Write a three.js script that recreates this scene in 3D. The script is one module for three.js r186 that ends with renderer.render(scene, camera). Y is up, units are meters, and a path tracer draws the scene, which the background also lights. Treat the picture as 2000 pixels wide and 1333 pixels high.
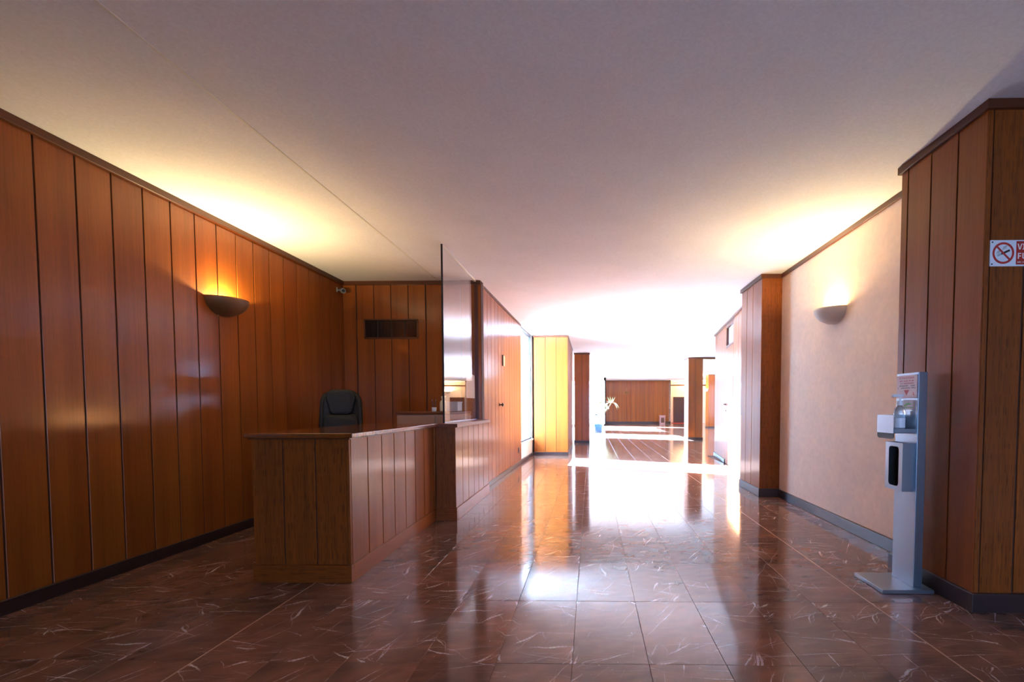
import * as THREE from 'three';
import { RoundedBoxGeometry } from 'three/addons/geometries/RoundedBoxGeometry.js';
import { RectAreaLightUniformsLib } from 'three/addons/lights/RectAreaLightUniformsLib.js';
import { mergeGeometries } from 'three/addons/utils/BufferGeometryUtils.js';

// ---------------------------------------------------------------- camera, sky, sun, exposure
const scene = new THREE.Scene();
const renderer = new THREE.WebGLRenderer({ antialias: true });
renderer.toneMapping = THREE.LinearToneMapping;
renderer.toneMappingExposure = 3.5;
renderer.shadowMap.enabled = true;
RectAreaLightUniformsLib.init();

const FOCAL = 932, W = 2000, HH = 1333;
const camera = new THREE.PerspectiveCamera(2 * Math.atan(HH / 2 / FOCAL) * 180 / Math.PI, W / HH, 0.05, 300);
camera.setViewOffset(W, HH, -(1137.3 - W / 2), -(831.8 - HH / 2), W, HH);   // shifted lens
camera.position.set(0, 1.1594, 0);
camera.rotation.order = 'YXZ';
camera.rotation.set(-0.0412, 0.0181, -0.0014);

const SKY = new THREE.Color().setRGB(4.2, 7.8, 13);
scene.background = SKY;

const sun = new THREE.DirectionalLight(new THREE.Color().setRGB(0.47, 0.78, 1.15), 265);
sun.position.set(-20, 8.6, -12 - 9);
sun.target.position.set(0, 0, -12);
sun.castShadow = true;
Object.assign(sun.shadow.camera, { left: -25, right: 25, top: 25, bottom: -25, near: 0.1, far: 80 });
sun.shadow.mapSize.set(2048, 2048);
scene.add(sun, sun.target);

// ---------------------------------------------------------------- helpers
let seed = 12345;
const rnd = () => { seed = (seed * 1664525 + 1013904223) >>> 0; return seed / 4294967296; };
const rr = (a, b) => a + (b - a) * rnd();
const used = {};
function numbered(n) { const k = used[n] = (used[n] ?? -1) + 1; return k ? `${n}_${String(k).padStart(3, '0')}` : n; }
const srgb = (r, g, b) => new THREE.Color().setRGB(r / 255, g / 255, b / 255, THREE.SRGBColorSpace);
const M4 = (x = 0, y = 0, z = 0, ry = 0) => new THREE.Matrix4().makeRotationY(ry).setPosition(x, y, z);
function tag(o, label, category, group, kind) {
  o.userData.label = label; o.userData.category = category;
  if (group) o.userData.group = group;
  if (kind) o.userData.kind = kind;
  return o;
}
const struct = (o, label, category) => tag(o, label, category, null, 'structure');
function group(name, x, y, d, turn = 0) { const g = new THREE.Group(); g.name = numbered(name); g.position.set(x, y, -d); g.rotation.y = turn; scene.add(g); return g; }
function mesh(name, geo, mat, parent) { const m = new THREE.Mesh(geo, mat); m.name = parent ? name : numbered(name); m.castShadow = m.receiveShadow = true; (parent ?? scene).add(m); return m; }
function boxUV(g) {   // uv in metres, by the dominant axis of each face
  const p = g.attributes.position, n = g.attributes.normal, uv = g.attributes.uv;
  for (let i = 0; i < p.count; i++) {
    const ax = Math.abs(n.getX(i)), ay = Math.abs(n.getY(i)), az = Math.abs(n.getZ(i));
    if (ay > ax && ay > az) uv.setXY(i, p.getX(i), p.getZ(i));
    else if (ax > az) uv.setXY(i, p.getZ(i), p.getY(i));
    else uv.setXY(i, p.getX(i), p.getY(i));
  }
  return g;
}
function box(x0, x1, y0, y1, z0, z1) { const g = new THREE.BoxGeometry(x1 - x0, y1 - y0, z1 - z0); g.translate((x0 + x1) / 2, (y0 + y1) / 2, (z0 + z1) / 2); return boxUV(g); }
function rbox(x0, x1, y0, y1, z0, z1, r = 0.004, s = 2) { const g = new RoundedBoxGeometry(x1 - x0, y1 - y0, z1 - z0, s, r); g.translate((x0 + x1) / 2, (y0 + y1) / 2, (z0 + z1) / 2); return boxUV(g); }
const merged = (list) => mergeGeometries(list.map((g) => g.index ? g.toNonIndexed() : g));
const swapUV = (g) => { const u = g.attributes.uv; for (let i = 0; i < u.count; i++) u.setXY(i, u.getY(i), u.getX(i)); return g; };

// value noise
function hash(x, y, s) { let h = (x * 374761393 + y * 668265263 + s * 1274126177) | 0; h = Math.imul(h ^ (h >>> 13), 1274126177); return ((h ^ (h >>> 16)) >>> 0) / 4294967296; }
function vnoise(x, y, px, py, s) {   // periodic in px, py
  const xi = Math.floor(x), yi = Math.floor(y), fx = x - xi, fy = y - yi, u = fx * fx * (3 - 2 * fx), v = fy * fy * (3 - 2 * fy);
  const w = (a, n) => ((a % n) + n) % n;
  const a = hash(w(xi, px), w(yi, py), s), b = hash(w(xi + 1, px), w(yi, py), s), c = hash(w(xi, px), w(yi + 1, py), s), e = hash(w(xi + 1, px), w(yi + 1, py), s);
  return (a + (b - a) * u) * (1 - v) + (c + (e - c) * u) * v;
}
function fbm(x, y, p, s, oct = 4) { let t = 0, a = 0.5, f = 1; for (let i = 0; i < oct; i++) { t += a * vnoise(x * f, y * f, p * f, p * f, s + i); a *= 0.5; f *= 2; } return t / (1 - Math.pow(0.5, oct)); }
function canvasTex(w, h, draw, repeatX, repeatY) {
  const c = document.createElement('canvas'); c.width = w; c.height = h; draw(c.getContext('2d'), w, h);
  const t = new THREE.CanvasTexture(c); t.colorSpace = THREE.SRGBColorSpace;
  if (repeatX) { t.wrapS = t.wrapT = THREE.RepeatWrapping; t.repeat.set(repeatX, repeatY); }
  t.anisotropy = 8; return t;
}
function dataTex(w, h, fn, repeatX, repeatY, color = true) {
  const d = new Uint8Array(w * h * 4);
  for (let y = 0; y < h; y++) for (let x = 0; x < w; x++) { const [r, g, b] = fn(x / w, y / h), i = (y * w + x) * 4; d[i] = Math.max(0, Math.min(255, r)); d[i + 1] = Math.max(0, Math.min(255, g)); d[i + 2] = Math.max(0, Math.min(255, b)); d[i + 3] = 255; }
  const t = new THREE.DataTexture(d, w, h); if (color) t.colorSpace = THREE.SRGBColorSpace;
  t.wrapS = t.wrapT = THREE.RepeatWrapping; t.repeat.set(repeatX, repeatY); t.magFilter = THREE.LinearFilter; t.minFilter = THREE.LinearMipmapLinearFilter; t.generateMipmaps = true; t.needsUpdate = true; return t;
}

// ---------------------------------------------------------------- materials
// teak veneer, grain along v; one repeat = 1 m x 2.8 m
const woodTex = dataTex(1024, 1024, (u, v) => {
  const broad = vnoise(u * 14, v * 2 + 0.4 * vnoise(u * 6, v * 3, 6, 3, 7), 14, 2, 1) - 0.5;
  const fine = vnoise(u * 130, v * 7, 130, 7, 2) - 0.5;
  const hair = vnoise(u * 420, v * 34, 420, 34, 3) - 0.5;
  const pore = vnoise(u * 500, v * 70, 500, 70, 4) > 0.84 ? -0.05 : 0;
  const k = 1 + broad * 0.12 + fine * 0.07 + hair * 0.07 + pore;
  return [140 * k, 74 * k * (1 + broad * 0.05), 24 * k];
}, 1, 1 / 2.8);
const wood = [1, 0.93, 1.05, 0.98].map((k, i) => new THREE.MeshPhysicalMaterial({ map: woodTex, color: new THREE.Color().setRGB(k, k * [1, 0.97, 1, 0.94][i], k), roughness: 0.5, specularIntensity: 0.25, clearcoat: 0.5, clearcoatRoughness: 0.15 }));
// more olive, open-grained oak of the end faces
const oakTex = dataTex(1024, 1024, (u, v) => {
  const broad = vnoise(u * 12, v * 2, 12, 2, 11) - 0.5, fine = vnoise(u * 110, v * 5, 110, 5, 12) - 0.5, hair = vnoise(u * 340, v * 26, 340, 26, 13) - 0.5;
  const pore = vnoise(u * 380, v * 44, 380, 44, 14) > 0.74 ? -0.2 : 0, k = 1 + broad * 0.12 + fine * 0.1 + hair * 0.1 + pore;
  return [134 * k, 68 * k, 20 * k];
}, 1, 1 / 2.8);
const oak = [1, 0.94].map((k) => new THREE.MeshPhysicalMaterial({ map: oakTex, color: new THREE.Color().setRGB(k, k, k), roughness: 0.5, specularIntensity: 0.3, clearcoat: 0.3, clearcoatRoughness: 0.2 }));
const woodDark = new THREE.MeshStandardMaterial({ map: woodTex, color: new THREE.Color().setRGB(0.34, 0.27, 0.25), roughness: 0.4 });
const groove = new THREE.MeshStandardMaterial({ color: srgb(58, 30, 18), roughness: 0.8 });
const baseMat = new THREE.MeshPhysicalMaterial({ color: srgb(48, 31, 30), roughness: 0.38, clearcoat: 0.2, clearcoatRoughness: 0.2 });
const plasterTex = dataTex(512, 512, (u, v) => { const n = fbm(u * 9, v * 9, 9, 21, 5) - 0.5, m = fbm(u * 40, v * 40, 40, 31, 2) - 0.5, k = 1 + n * 0.07 + m * 0.05; return [238 * k, 212 * k * (1 - n * 0.02), 194 * k * (1 - n * 0.06)]; }, 0.7, 0.7);
const plaster = new THREE.MeshStandardMaterial({ map: plasterTex, roughness: 0.75 });
const ceilTex = dataTex(512, 512, (u, v) => { const m = fbm(u * 120, v * 120, 120, 41, 2) - 0.5, n = fbm(u * 5, v * 5, 5, 43, 3) - 0.5, k = 1 + m * 0.05 + n * 0.03; return [236 * k, 233 * k, 236 * k]; }, 0.8, 0.8);
const ceilMat = new THREE.MeshStandardMaterial({ map: ceilTex, roughness: 0.9 });
const whitePaint = new THREE.MeshStandardMaterial({ color: srgb(228, 222, 214), roughness: 0.7 });
const metalDark = new THREE.MeshStandardMaterial({ color: srgb(52, 50, 56), roughness: 0.4, metalness: 0.7 });
const alu = new THREE.MeshStandardMaterial({ color: srgb(176, 178, 186), roughness: 0.35, metalness: 0.9 });
const steel = new THREE.MeshPhysicalMaterial({ color: srgb(154, 170, 184), roughness: 0.3, metalness: 0.95 });  // bluish colour stands in for blue sky reflected in the metal
const brass = new THREE.MeshStandardMaterial({ color: srgb(150, 112, 60), roughness: 0.3, metalness: 0.9 });
const bronze = new THREE.MeshStandardMaterial({ color: srgb(70, 52, 40), roughness: 0.35, metalness: 0.85 });
const black = new THREE.MeshStandardMaterial({ color: srgb(20, 20, 22), roughness: 0.5 });
const glass = new THREE.MeshPhysicalMaterial({ color: 0xffffff, roughness: 0, transmission: 1, thickness: 0, ior: 1.5 });
const stoneLight = new THREE.MeshStandardMaterial({ color: srgb(226, 222, 216), roughness: 0.45 });
const concrete = new THREE.MeshStandardMaterial({ color: srgb(122, 122, 116), roughness: 0.9 });

// red-brown marble, one repeat = 2.76 m
const marbleTex = canvasTex(2048, 2048, (c, w, h) => {
  const img = c.createImageData(w, h), P = img.data;
  for (let y = 0; y < h; y++) for (let x = 0; x < w; x++) {
    const u = x / w, v = y / h;
    const big = vnoise(u * 10, v * 10, 10, 10, 51) * 0.6 + vnoise(u * 23, v * 23, 23, 23, 52) * 0.4 - 0.5;
    const a = u * 26 + v * 9, b = v * 70 - u * 20;
    const str = vnoise(a, b, 1e6, 1e6, 53) - 0.5, fine = vnoise(u * 260, v * 420, 260, 420, 54) - 0.5, mot = vnoise(u * 90, v * 90, 90, 90, 55) - 0.5;
    const k = 1 + big * 0.26 + str * 0.2 + fine * 0.03 + mot * 0.06, q = Math.max(0, -big) * 0.5;
    const i = (y * w + x) * 4;
    P[i] = 124 * k * (1 - q * 0.3); P[i + 1] = 86 * k * (1 + q * 0.1); P[i + 2] = 70 * k * (1 + q * 0.35); P[i + 3] = 255;
  }
  c.putImageData(img, 0, 0);
  c.lineCap = 'round'; c.lineJoin = 'round';
  const stroke = (x, y, ang, len, wid, al, wob) => {
    const n = Math.max(4, Math.round(len / 14)); let px = x, py = y, a = ang;
    for (let i = 0; i < n; i++) {
      a += rr(-wob, wob); a += (ang - a) * 0.25;
      const st = len / n, nx = px + Math.cos(a) * st, ny = py + Math.sin(a) * st, e = Math.sin(Math.PI * (i + 0.5) / n);
      c.strokeStyle = `rgba(${225 + rr(-12, 12) | 0},${208 + rr(-10, 8) | 0},${202 + rr(-10, 16) | 0},${al * (0.35 + 0.65 * e) * rr(0.6, 1)})`;
      c.lineWidth = Math.max(0.6, wid * (0.3 + e) * rr(0.5, 1.3));
      c.beginPath(); c.moveTo(px, py); c.lineTo(nx, ny); c.stroke(); px = nx; py = ny;
    }
    return [px, py];
  };
  for (let k = 0; k < 900; k++) stroke(rnd() * w, rnd() * h, rr(-0.35, 0.3) + (rnd() < 0.2 ? 1.2 : 0), rr(40, 220), rr(0.7, 1.4), rr(0.2, 0.5), 0.08);
  for (let k = 0; k < 240; k++) stroke(rnd() * w, rnd() * h, rr(-0.5, 0.5) + (rnd() < 0.3 ? 1.2 : 0), rr(90, 380), rr(1.4, 3.2), rr(0.55, 1), 0.16);
  for (let k = 0; k < 120; k++) {
    const x = rnd() * w, y = rnd() * h, a = rr(-1, 1.6), l = rr(60, 190);
    stroke(x, y, a, l, rr(4, 9), rr(0.7, 1), 0.3); stroke(x, y, a + rr(-0.2, 0.2), l * 1.5, 2, 0.7, 0.5); stroke(x, y, a + rr(0.8, 1.6), l * 0.5, 2, 0.6, 0.5);
  }
  for (let k = 0; k < 260; k++) { c.fillStyle = `rgba(222,206,200,${rr(0.2, 0.6)})`; c.beginPath(); c.ellipse(rnd() * w, rnd() * h, rr(1, 5), rr(1, 3), rnd() * 3, 0, 7); c.fill(); }
}, 1 / 2.76, 1 / 2.76);
const marble = [[1, 1, 1], [0.94, 0.93, 0.94], [1.06, 1.02, 0.98], [0.88, 0.9, 0.93]].map(([r, g, b]) => new THREE.MeshPhysicalMaterial({ map: marbleTex, color: new THREE.Color().setRGB(r, g, b), roughness: 0.1, ior: 1.68 }));
const grout = new THREE.MeshStandardMaterial({ color: srgb(92, 64, 54), roughness: 0.8 });
const groutPale = new THREE.MeshStandardMaterial({ color: srgb(176, 132, 104), roughness: 0.4, metalness: 0.3 });

// ---------------------------------------------------------------- planks
const CEIL = 2.8;
const plankCache = new Map();
function plankGeo(w, h, t, variant) {
  const key = [w.toFixed(3), h.toFixed(3), t.toFixed(3), variant].join();
  if (plankCache.has(key)) return plankCache.get(key);
  const c = 0.0015, pr = [[-w / 2, 0], [-w / 2, t - c], [-w / 2 + c, t], [w / 2 - c, t], [w / 2, t - c], [w / 2, 0]];
  const pos = [], uv = [], idx = []; const u0 = variant * 0.237 + 0.1, v0 = variant * 0.71;
  for (let i = 0; i < 5; i++) {
    const b = pos.length / 3, [x0, z0] = pr[i], [x1, z1] = pr[i + 1];
    pos.push(x0, 0, z0, x1, 0, z1, x1, h, z1, x0, h, z0);
    uv.push(u0 + x0 + w, v0, u0 + x1 + w, v0, u0 + x1 + w, v0 + h, u0 + x0 + w, v0 + h);
    idx.push(b, b + 1, b + 2, b, b + 2, b + 3);
  }
  for (const y of [0, h]) {   // ends
    const b = pos.length / 3; for (const [x, z] of pr) { pos.push(x, y, z); uv.push(u0 + x, v0 + z); }
    for (let i = 1; i < 5; i++) y ? idx.push(b, b + i, b + i + 1) : idx.push(b, b + i + 1, b + i);
  }
  const g = new THREE.BufferGeometry();
  g.setAttribute('position', new THREE.Float32BufferAttribute(pos, 3)); g.setAttribute('uv', new THREE.Float32BufferAttribute(uv, 2)); g.setIndex(idx);
  const f = g.toNonIndexed(); f.computeVertexNormals(); plankCache.set(key, f); return f;
}
let plankCount = 0;
/** planks between the joints (local x), standing on local z = 0 plane of matrix m, y0..y1 */
function planks(parent, m, joints, y0, y1, { t = 0.018, gap = 0.011, mats = wood, name = 'plank' } = {}) {
  for (let i = 0; i + 1 < joints.length; i++) {
    const a = joints[i] + gap / 2, b = joints[i + 1] - gap / 2; if (b - a < 0.004) continue;
    plankCount++;
    const o = mesh(name, plankGeo(b - a, y1 - y0, t, plankCount % 4), mats[(plankCount * 7 + (plankCount >> 2)) % mats.length], parent);
    o.applyMatrix4(new THREE.Matrix4().multiplyMatrices(m, M4((a + b) / 2, y0, 0)));
  }
}
const steps = (a, b, p, first = a) => { const r = [a]; for (let x = first; x < b - 0.03; x += p) if (x > a + 0.03) r.push(x); r.push(b); return r; };
/** a wall group whose local x runs from (x0,d0) to (x1,d1), local z faces the room */
function wallGroup(name, x0, d0, x1, d1) {
  const turn = Math.atan2(d1 - d0, x1 - x0), g = group(name, x0, 0, d0, turn); g.userData.len = Math.hypot(x1 - x0, d1 - d0); return g;
}
const I4 = new THREE.Matrix4();
function topTrim(g, len, out = 0.03, h = 0.05) { mesh('top_trim', swapUV(rbox(0, len, CEIL - h, CEIL, -0.01, out, 0.004)), woodDark, g); }
function plinth(g, len, h = 0.1, out = 0.028, x0 = 0) { mesh('baseboard', rbox(x0, len, 0, h, -0.01, out, 0.004), baseMat, g); }

// ---------------------------------------------------------------- floor
const floor = new THREE.Group(); floor.name = 'floor'; scene.add(floor); struct(floor, 'polished red brown marble floor with white veins', 'floor');
mesh('floor_bed', box(-3.6, 8.4, -0.2, -0.006, -33, 4), grout, floor);
{
  const TX = 0.345, TZ = 0.69, X0 = -0.084, Z0 = 2.10, gap = 0.0015, tiles = [];
  for (let i = -10; i < 25; i++) for (let j = -8; j < 45; j++) {
    const x = X0 + i * TX, d = Z0 + j * TZ; if (x + TX < -3.3 || x > 8.1 || d > 32.6) continue;
    if (x > 2.5 && d < 10.9 && d > 2.9) continue;
    tiles.push({ x, d, i, j, vis: d > 0.9 && x > -3.4 && x < 2.5 ? d + Math.abs(x) * 0.3 : 100 + d });
  }
  tiles.sort((a, b) => a.vis - b.vis);
  const tileGeo = (v) => { const g = rbox(0, TX - gap, -0.006, 0, -(TZ - gap), 0, 0.0012, 1), u = g.attributes.uv, p = g.attributes.position; const flip = v % 2 ? -1 : 1; for (let k = 0; k < u.count; k++) u.setXY(k, flip * p.getX(k) + (v % 8) * 0.345 + 0.01, flip * p.getZ(k) + (v >> 3) * 0.69 + 0.3); return g; };
  const variants = []; for (let v = 0; v < 24; v++) variants.push(tileGeo(v));
  const rest = [];
  tiles.forEach((t, k) => {
    const v = Math.floor(hash(t.i + 40, t.j + 40, 3) * 24), mi = Math.floor(hash(t.i + 40, t.j + 40, 5) * 4);
    if (k < 300) { const m = mesh('tile', variants[v], marble[mi], floor); m.position.set(t.x, 0, -t.d); }
    else { const g = variants[v].index ? variants[v].toNonIndexed() : variants[v].clone(); g.translate(t.x, 0, -t.d); rest.push(g); }
  });
  const m = mesh('far_tiles', merged(rest), marble[0], floor); m.userData.kind = 'stuff';
  for (const x of [-1.809, 1.641]) mesh('joint_strip', rbox(x - 0.004, x + 0.004, -0.005, 0.0006, -11, 2, 0.0005, 1), groutPale, floor);
}

// ---------------------------------------------------------------- ceiling
const ceiling = new THREE.Group(); ceiling.name = 'ceiling'; scene.add(ceiling); struct(ceiling, 'smooth off white ceiling with one thin seam over the reception', 'ceiling');
mesh('ceiling_panel', box(-3.6, -2.004, CEIL, CEIL + 0.2, -6.6, 4), ceilMat, ceiling);
mesh('ceiling_panel', box(-1.996, 8.4, CEIL, CEIL + 0.2, -6.6, 4), ceilMat, ceiling);
mesh('ceiling_panel', box(-3.6, 8.4, CEIL, CEIL + 0.2, -9.6, -6.6), ceilMat, ceiling);
mesh('ceiling_panel', box(-1.6, 8.4, CEIL, CEIL + 0.2, -33, -9.6), ceilMat, ceiling);
mesh('seam_strip', rbox(-2.008, -1.992, CEIL - 0.003, CEIL + 0.02, -6.29, 4, 0.001, 1), whitePaint, ceiling);

// ---------------------------------------------------------------- left wall of the reception
{
  const L = -3.267, g = wallGroup('wall_left', L - 0.018, -3.2, L - 0.018, 6.31); struct(g, 'long veneered wall of vertical planks behind the reception desk', 'wall');
  mesh('backing', box(-0.3, g.userData.len, 0, CEIL, -0.2, 0.012), groove, g);
  planks(g, I4, steps(0, g.userData.len, 0.228, 0.072 + 0.228 - 0.0 + (2.80 - 0.228 * 26 + 3.2 - 0.072 - 0.228 + 0.228 * 0)), 0.0, CEIL);
  topTrim(g, g.userData.len, 0.045); plinth(g, g.userData.len, 0.085, 0.034);
}
// ---------------------------------------------------------------- back wall of the reception with its door
const BW = 6.29;
{
  const g = wallGroup('wall_reception_back', -3.267, BW + 0.018, -1.44, BW + 0.018); struct(g, 'short veneered wall at the end of the reception', 'wall');
  const len = g.userData.len;
  mesh('backing', box(0, len, 0, CEIL, -0.12, 0.012), groove, g);
  planks(g, I4, [0, 0.176], 0, CEIL); planks(g, I4, [1.10, 1.33, 1.56, len], 0, CEIL);
  topTrim(g, len, 0.04); plinth(g, 0.17, 0.085, 0.034); plinth(g, len, 0.085, 0.034, 1.105);
  const d = group('door_1', -3.267 + 0.182, 0, BW + 0.018); struct(d, 'flush plank door with a dark glass slot above the office chair', 'door');
  const j = [0, 0.228, 0.456, 0.684, 0.912], ya = 2.055, yb = 2.30, xa = 0.10, xb = 0.81;
  for (let k = 0; k < 4; k++) {
    planks(d, I4, [j[k], j[k + 1]], 0.01, ya, { gap: 0.010 }); planks(d, I4, [j[k], j[k + 1]], yb, CEIL - 0.05, { gap: 0.010 });
  }
  planks(d, I4, [0, xa], ya, yb, { gap: 0.004 }); planks(d, I4, [xb, 0.912], ya, yb, { gap: 0.004 });
  mesh('slot_frame', merged([box(xa, xb, ya - 0.006, ya + 0.012, 0.001, 0.03), box(xa, xb, yb - 0.012, yb + 0.006, 0.001, 0.03), box(xa - 0.004, xa + 0.014, ya, yb, 0.001, 0.03), box(xb - 0.014, xb + 0.004, ya, yb, 0.001, 0.03)]), woodDark, d);
  mesh('dark_pane', box(xa + 0.014, xb - 0.014, ya + 0.012, yb - 0.012, 0.0122, 0.0145), new THREE.MeshPhysicalMaterial({ color: srgb(24, 22, 24), roughness: 0.08 }), d);
  mesh('pane_bar', merged([0.27, 0.45, 0.63].map((x) => box(x, x + 0.012, ya + 0.012, yb - 0.012, 0.0145, 0.018))), black, d);
}
// ---------------------------------------------------------------- left wall of the hall, with a flush door
const HL0 = [-1.475, 6.31], HL1 = [-1.415, 9.66], HL2 = [-1.36, 11.14];
{
  const g = wallGroup('wall_hall_left', HL0[0] - 0.018, HL0[1], HL1[0] - 0.018, HL1[1]); struct(g, 'veneered plank wall between the glass screen and the tall window', 'wall');
  const len = g.userData.len;
  mesh('backing', box(0, len, 0, CEIL, -0.12, 0.012), groove, g);
  planks(g, I4, steps(0.0, 1.19, 0.238, 0.0), 0, CEIL, { gap: 0.010 }); planks(g, I4, steps(2.12, len, 0.236, 2.12), 0, CEIL, { gap: 0.010 });
  topTrim(g, len, 0.03, 0.035); plinth(g, len, 0.07, 0.03);
  mesh('corner_post', rbox(0.0, 0.05, 0, CEIL, 0.0, 0.045, 0.004), woodDark, g);
  const d = group('door_2', g.position.x, 0, HL0[1], g.rotation.y); struct(d, 'flush plank door with a small dark knob and a plate, beside the glass screen', 'door');
  planks(d, I4, [1.196, 1.42, 1.66, 1.89, 2.114], 0.075, CEIL - 0.04, { gap: 0.008, name: 'plank' });
  const kn = mesh('knob', merged([new THREE.LatheGeometry([[0.001, 0], [0.022, 0], [0.022, 0.006], [0.009, 0.01], [0.009, 0.03], [0.026, 0.04], [0.03, 0.052], [0.022, 0.062], [0.001, 0.065]].map((p) => new THREE.Vector2(...p)), 20)]), bronze, d);
  kn.rotation.x = Math.PI / 2; kn.position.set(1.27, 1.18, 0.018);
  const tp = mesh('turn_piece', rbox(-0.03, 0.03, -0.009, 0.009, 0, 0.012, 0.004), bronze, d); tp.position.set(1.27, 1.18, 0.08);
  const pl = mesh('sign_plate', rbox(-0.08, 0.08, -0.085, 0.085, 0, 0.012, 0.003), new THREE.MeshStandardMaterial({ color: srgb(196, 178, 110), roughness: 0.3, metalness: 0.5 }), d); pl.position.set(1.58, 1.905, 0.018);
  mesh('plate_edge', box(-0.085, -0.05, -0.09, 0.09, 0, 0.018), bronze, d).position.set(1.58, 1.905, 0.018);
  const o = group('wall_socket', g.position.x, 0, HL0[1], g.rotation.y); tag(o, 'small dark wall socket low on the planks beside the window', 'socket');
  mesh('cover_plate', rbox(2.97, 3.05, 0.235, 0.345, 0.017, 0.028, 0.003), black, o); mesh('insert', rbox(2.99, 3.03, 0.26, 0.32, 0.028, 0.033, 0.002), metalDark, o);
}
// ---------------------------------------------------------------- tall window, sill and panel below
{
  const g = wallGroup('window_1', HL1[0] - 0.018, HL1[1], HL2[0] - 0.018, HL2[1]); struct(g, 'tall window with a dark metal frame and pale sill beside the wide pillar', 'window');
  const len = g.userData.len, ya = 0.43, yb = CEIL - 0.02;
  mesh('low_panel', box(0, len, 0, 0.37, -0.14, 0), whitePaint, g);
  mesh('sill', rbox(-0.01, len, 0.37, 0.40, -0.16, 0.035, 0.006), stoneLight, g);
  plinth(g, len, 0.07, 0.03);
  mesh('frame', merged([box(0, 0.03, 0.40, yb, -0.07, -0.02), box(len - 0.05, len, 0.40, yb, -0.07, -0.02), box(0, len, 0.40, ya, -0.07, -0.02), box(0, len, yb - 0.045, CEIL, -0.07, -0.02)]), metalDark, g);
  mesh('pane', box(0.03, len - 0.05, ya, yb - 0.045, -0.048, -0.044), glass, g);
  // end of the room beyond: outer skin
  const w = wallGroup('wall_outer_left', -1.5, 11.14, -1.5, 15.6); struct(w, 'white wall stretch behind the wide pillar', 'wall'); mesh('wall_face', box(0, w.userData.len, 0, CEIL, 0.04, 0.12), whitePaint, w);
}
// ---------------------------------------------------------------- closed room behind the reception (keeps daylight out)
{
  const g = group('wall_storeroom', 0, 0, 0); struct(g, 'outer wall of the closed room behind the reception', 'wall');
  mesh('wall_face', merged([box(-3.6, -3.4, 0, CEIL, -9.66, -6.4), box(-3.6, -1.56, 0, CEIL, -9.66, -9.52)]), whitePaint, g);
}
// ---------------------------------------------------------------- pillars
function pillar(label, x0, x1, d0, d1, { jf, js, mats = wood, frontMats, base = 0.08, trim = 0.045, lip = 0.015, category = 'pillar', grp } = {}) {
  const g = group('pillar', (x0 + x1) / 2, 0, (d0 + d1) / 2); tag(g, label, category, grp);
  const w = x1 - x0, l = d1 - d0, t = 0.018;
  mesh('core', box(-w / 2 + 0.007, w / 2 - 0.007, 0, CEIL, -l / 2 + 0.007, l / 2 - 0.007), groove, g);
  const fr = jf ?? steps(0, w, 0.236, 0), sd = js ?? steps(0, l, 0.236, 0);
  planks(g, M4(-w / 2, 0, l / 2 - t, 0), fr, 0, CEIL, { gap: 0.010, mats: frontMats ?? mats });
  planks(g, M4(w / 2, 0, -l / 2 + t, Math.PI), fr, 0, CEIL, { gap: 0.010, mats });
  planks(g, M4(w / 2 - t, 0, l / 2, Math.PI / 2), sd, 0, CEIL, { gap: 0.010, mats });
  planks(g, M4(-w / 2 + t, 0, -l / 2, -Math.PI / 2), sd.map((v) => l - v).reverse(), 0, CEIL, { gap: 0.010, mats });
  mesh('top_trim', merged([rbox(-w / 2 - lip, w / 2 + lip, CEIL - trim, CEIL, -l / 2 - lip, l / 2 + lip, 0.003)]), woodDark, g);
  mesh('plinth', merged([rbox(-w / 2 - 0.012, w / 2 + 0.012, 0, base, -l / 2 - 0.012, l / 2 + 0.012, 0.004)]), baseMat, g);
  return g;
}
pillar('wide veneered pillar next to the tall window', -1.326, -0.535, 11.12, 13.9, { jf: [0, 0.27, 0.52, 0.791] });
pillar('narrow reddish brown pillar behind the wide pillar', -0.515, -0.045, 14.85, 15.55, { jf: [0, 0.235, 0.47] });
pillar('slim free standing brown pillar in the far hall', 3.31, 3.80, 16.3, 17.0, { jf: [0, 0.235, 0.49] });
pillar('golden lit pillar behind the slim brown pillar', 6.12, 6.7, 25.0, 25.6, { jf: [0, 0.29, 0.58] });
pillar('veneered pillar at the end of the pink plaster wall', 2.141, 2.40, 6.07, 6.87, { jf: [0, 0.259], js: [0, 0.33, 0.57, 0.80], base: 0.105, trim: 0.05, lip: 0.02, frontMats: oak });

// near pillar on the right, running on as a wall out of frame
{
  const g = wallGroup('wall_right_near', 2.145, 2.695, 3.6, 2.695); struct(g, 'oak veneered wall facing the entrance, with the no smoking sign', 'wall');
  const len = g.userData.len;
  mesh('core', box(0.006, len, 0, CEIL, -0.69, 0.012), groove, g);
  planks(g, I4, [0.0, 0.028], 0, CEIL, { gap: 0.003, mats: oak }); planks(g, I4, [0.028, 0.215, 0.44, 0.67, 0.90, 1.13, len], 0, CEIL, { mats: oak });
  planks(g, M4(0.018, 0, -0.705, -Math.PI / 2), [0, 0.072, 0.292, 0.512, 0.723], 0, CEIL, {});
  mesh('top_trim', merged([rbox(-0.02, len, CEIL - 0.05, CEIL, -0.72, 0.04, 0.004)]), woodDark, g);
  mesh('plinth', merged([rbox(-0.02, len, 0, 0.108, -0.72, 0.038, 0.004)]), baseMat, g);
}
// pink plaster wall
{
  const g = wallGroup('wall_right', 2.391, 6.08, 2.391, 3.38); struct(g, 'pinkish mottled plaster wall carrying a lit wall lamp', 'wall');
  const len = g.userData.len; mesh('plaster_face', box(0, len, 0, CEIL, -0.15, 0), plaster, g);
  topTrim(g, len, 0.02, 0.045); plinth(g, len, 0.1, 0.025);
}
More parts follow.
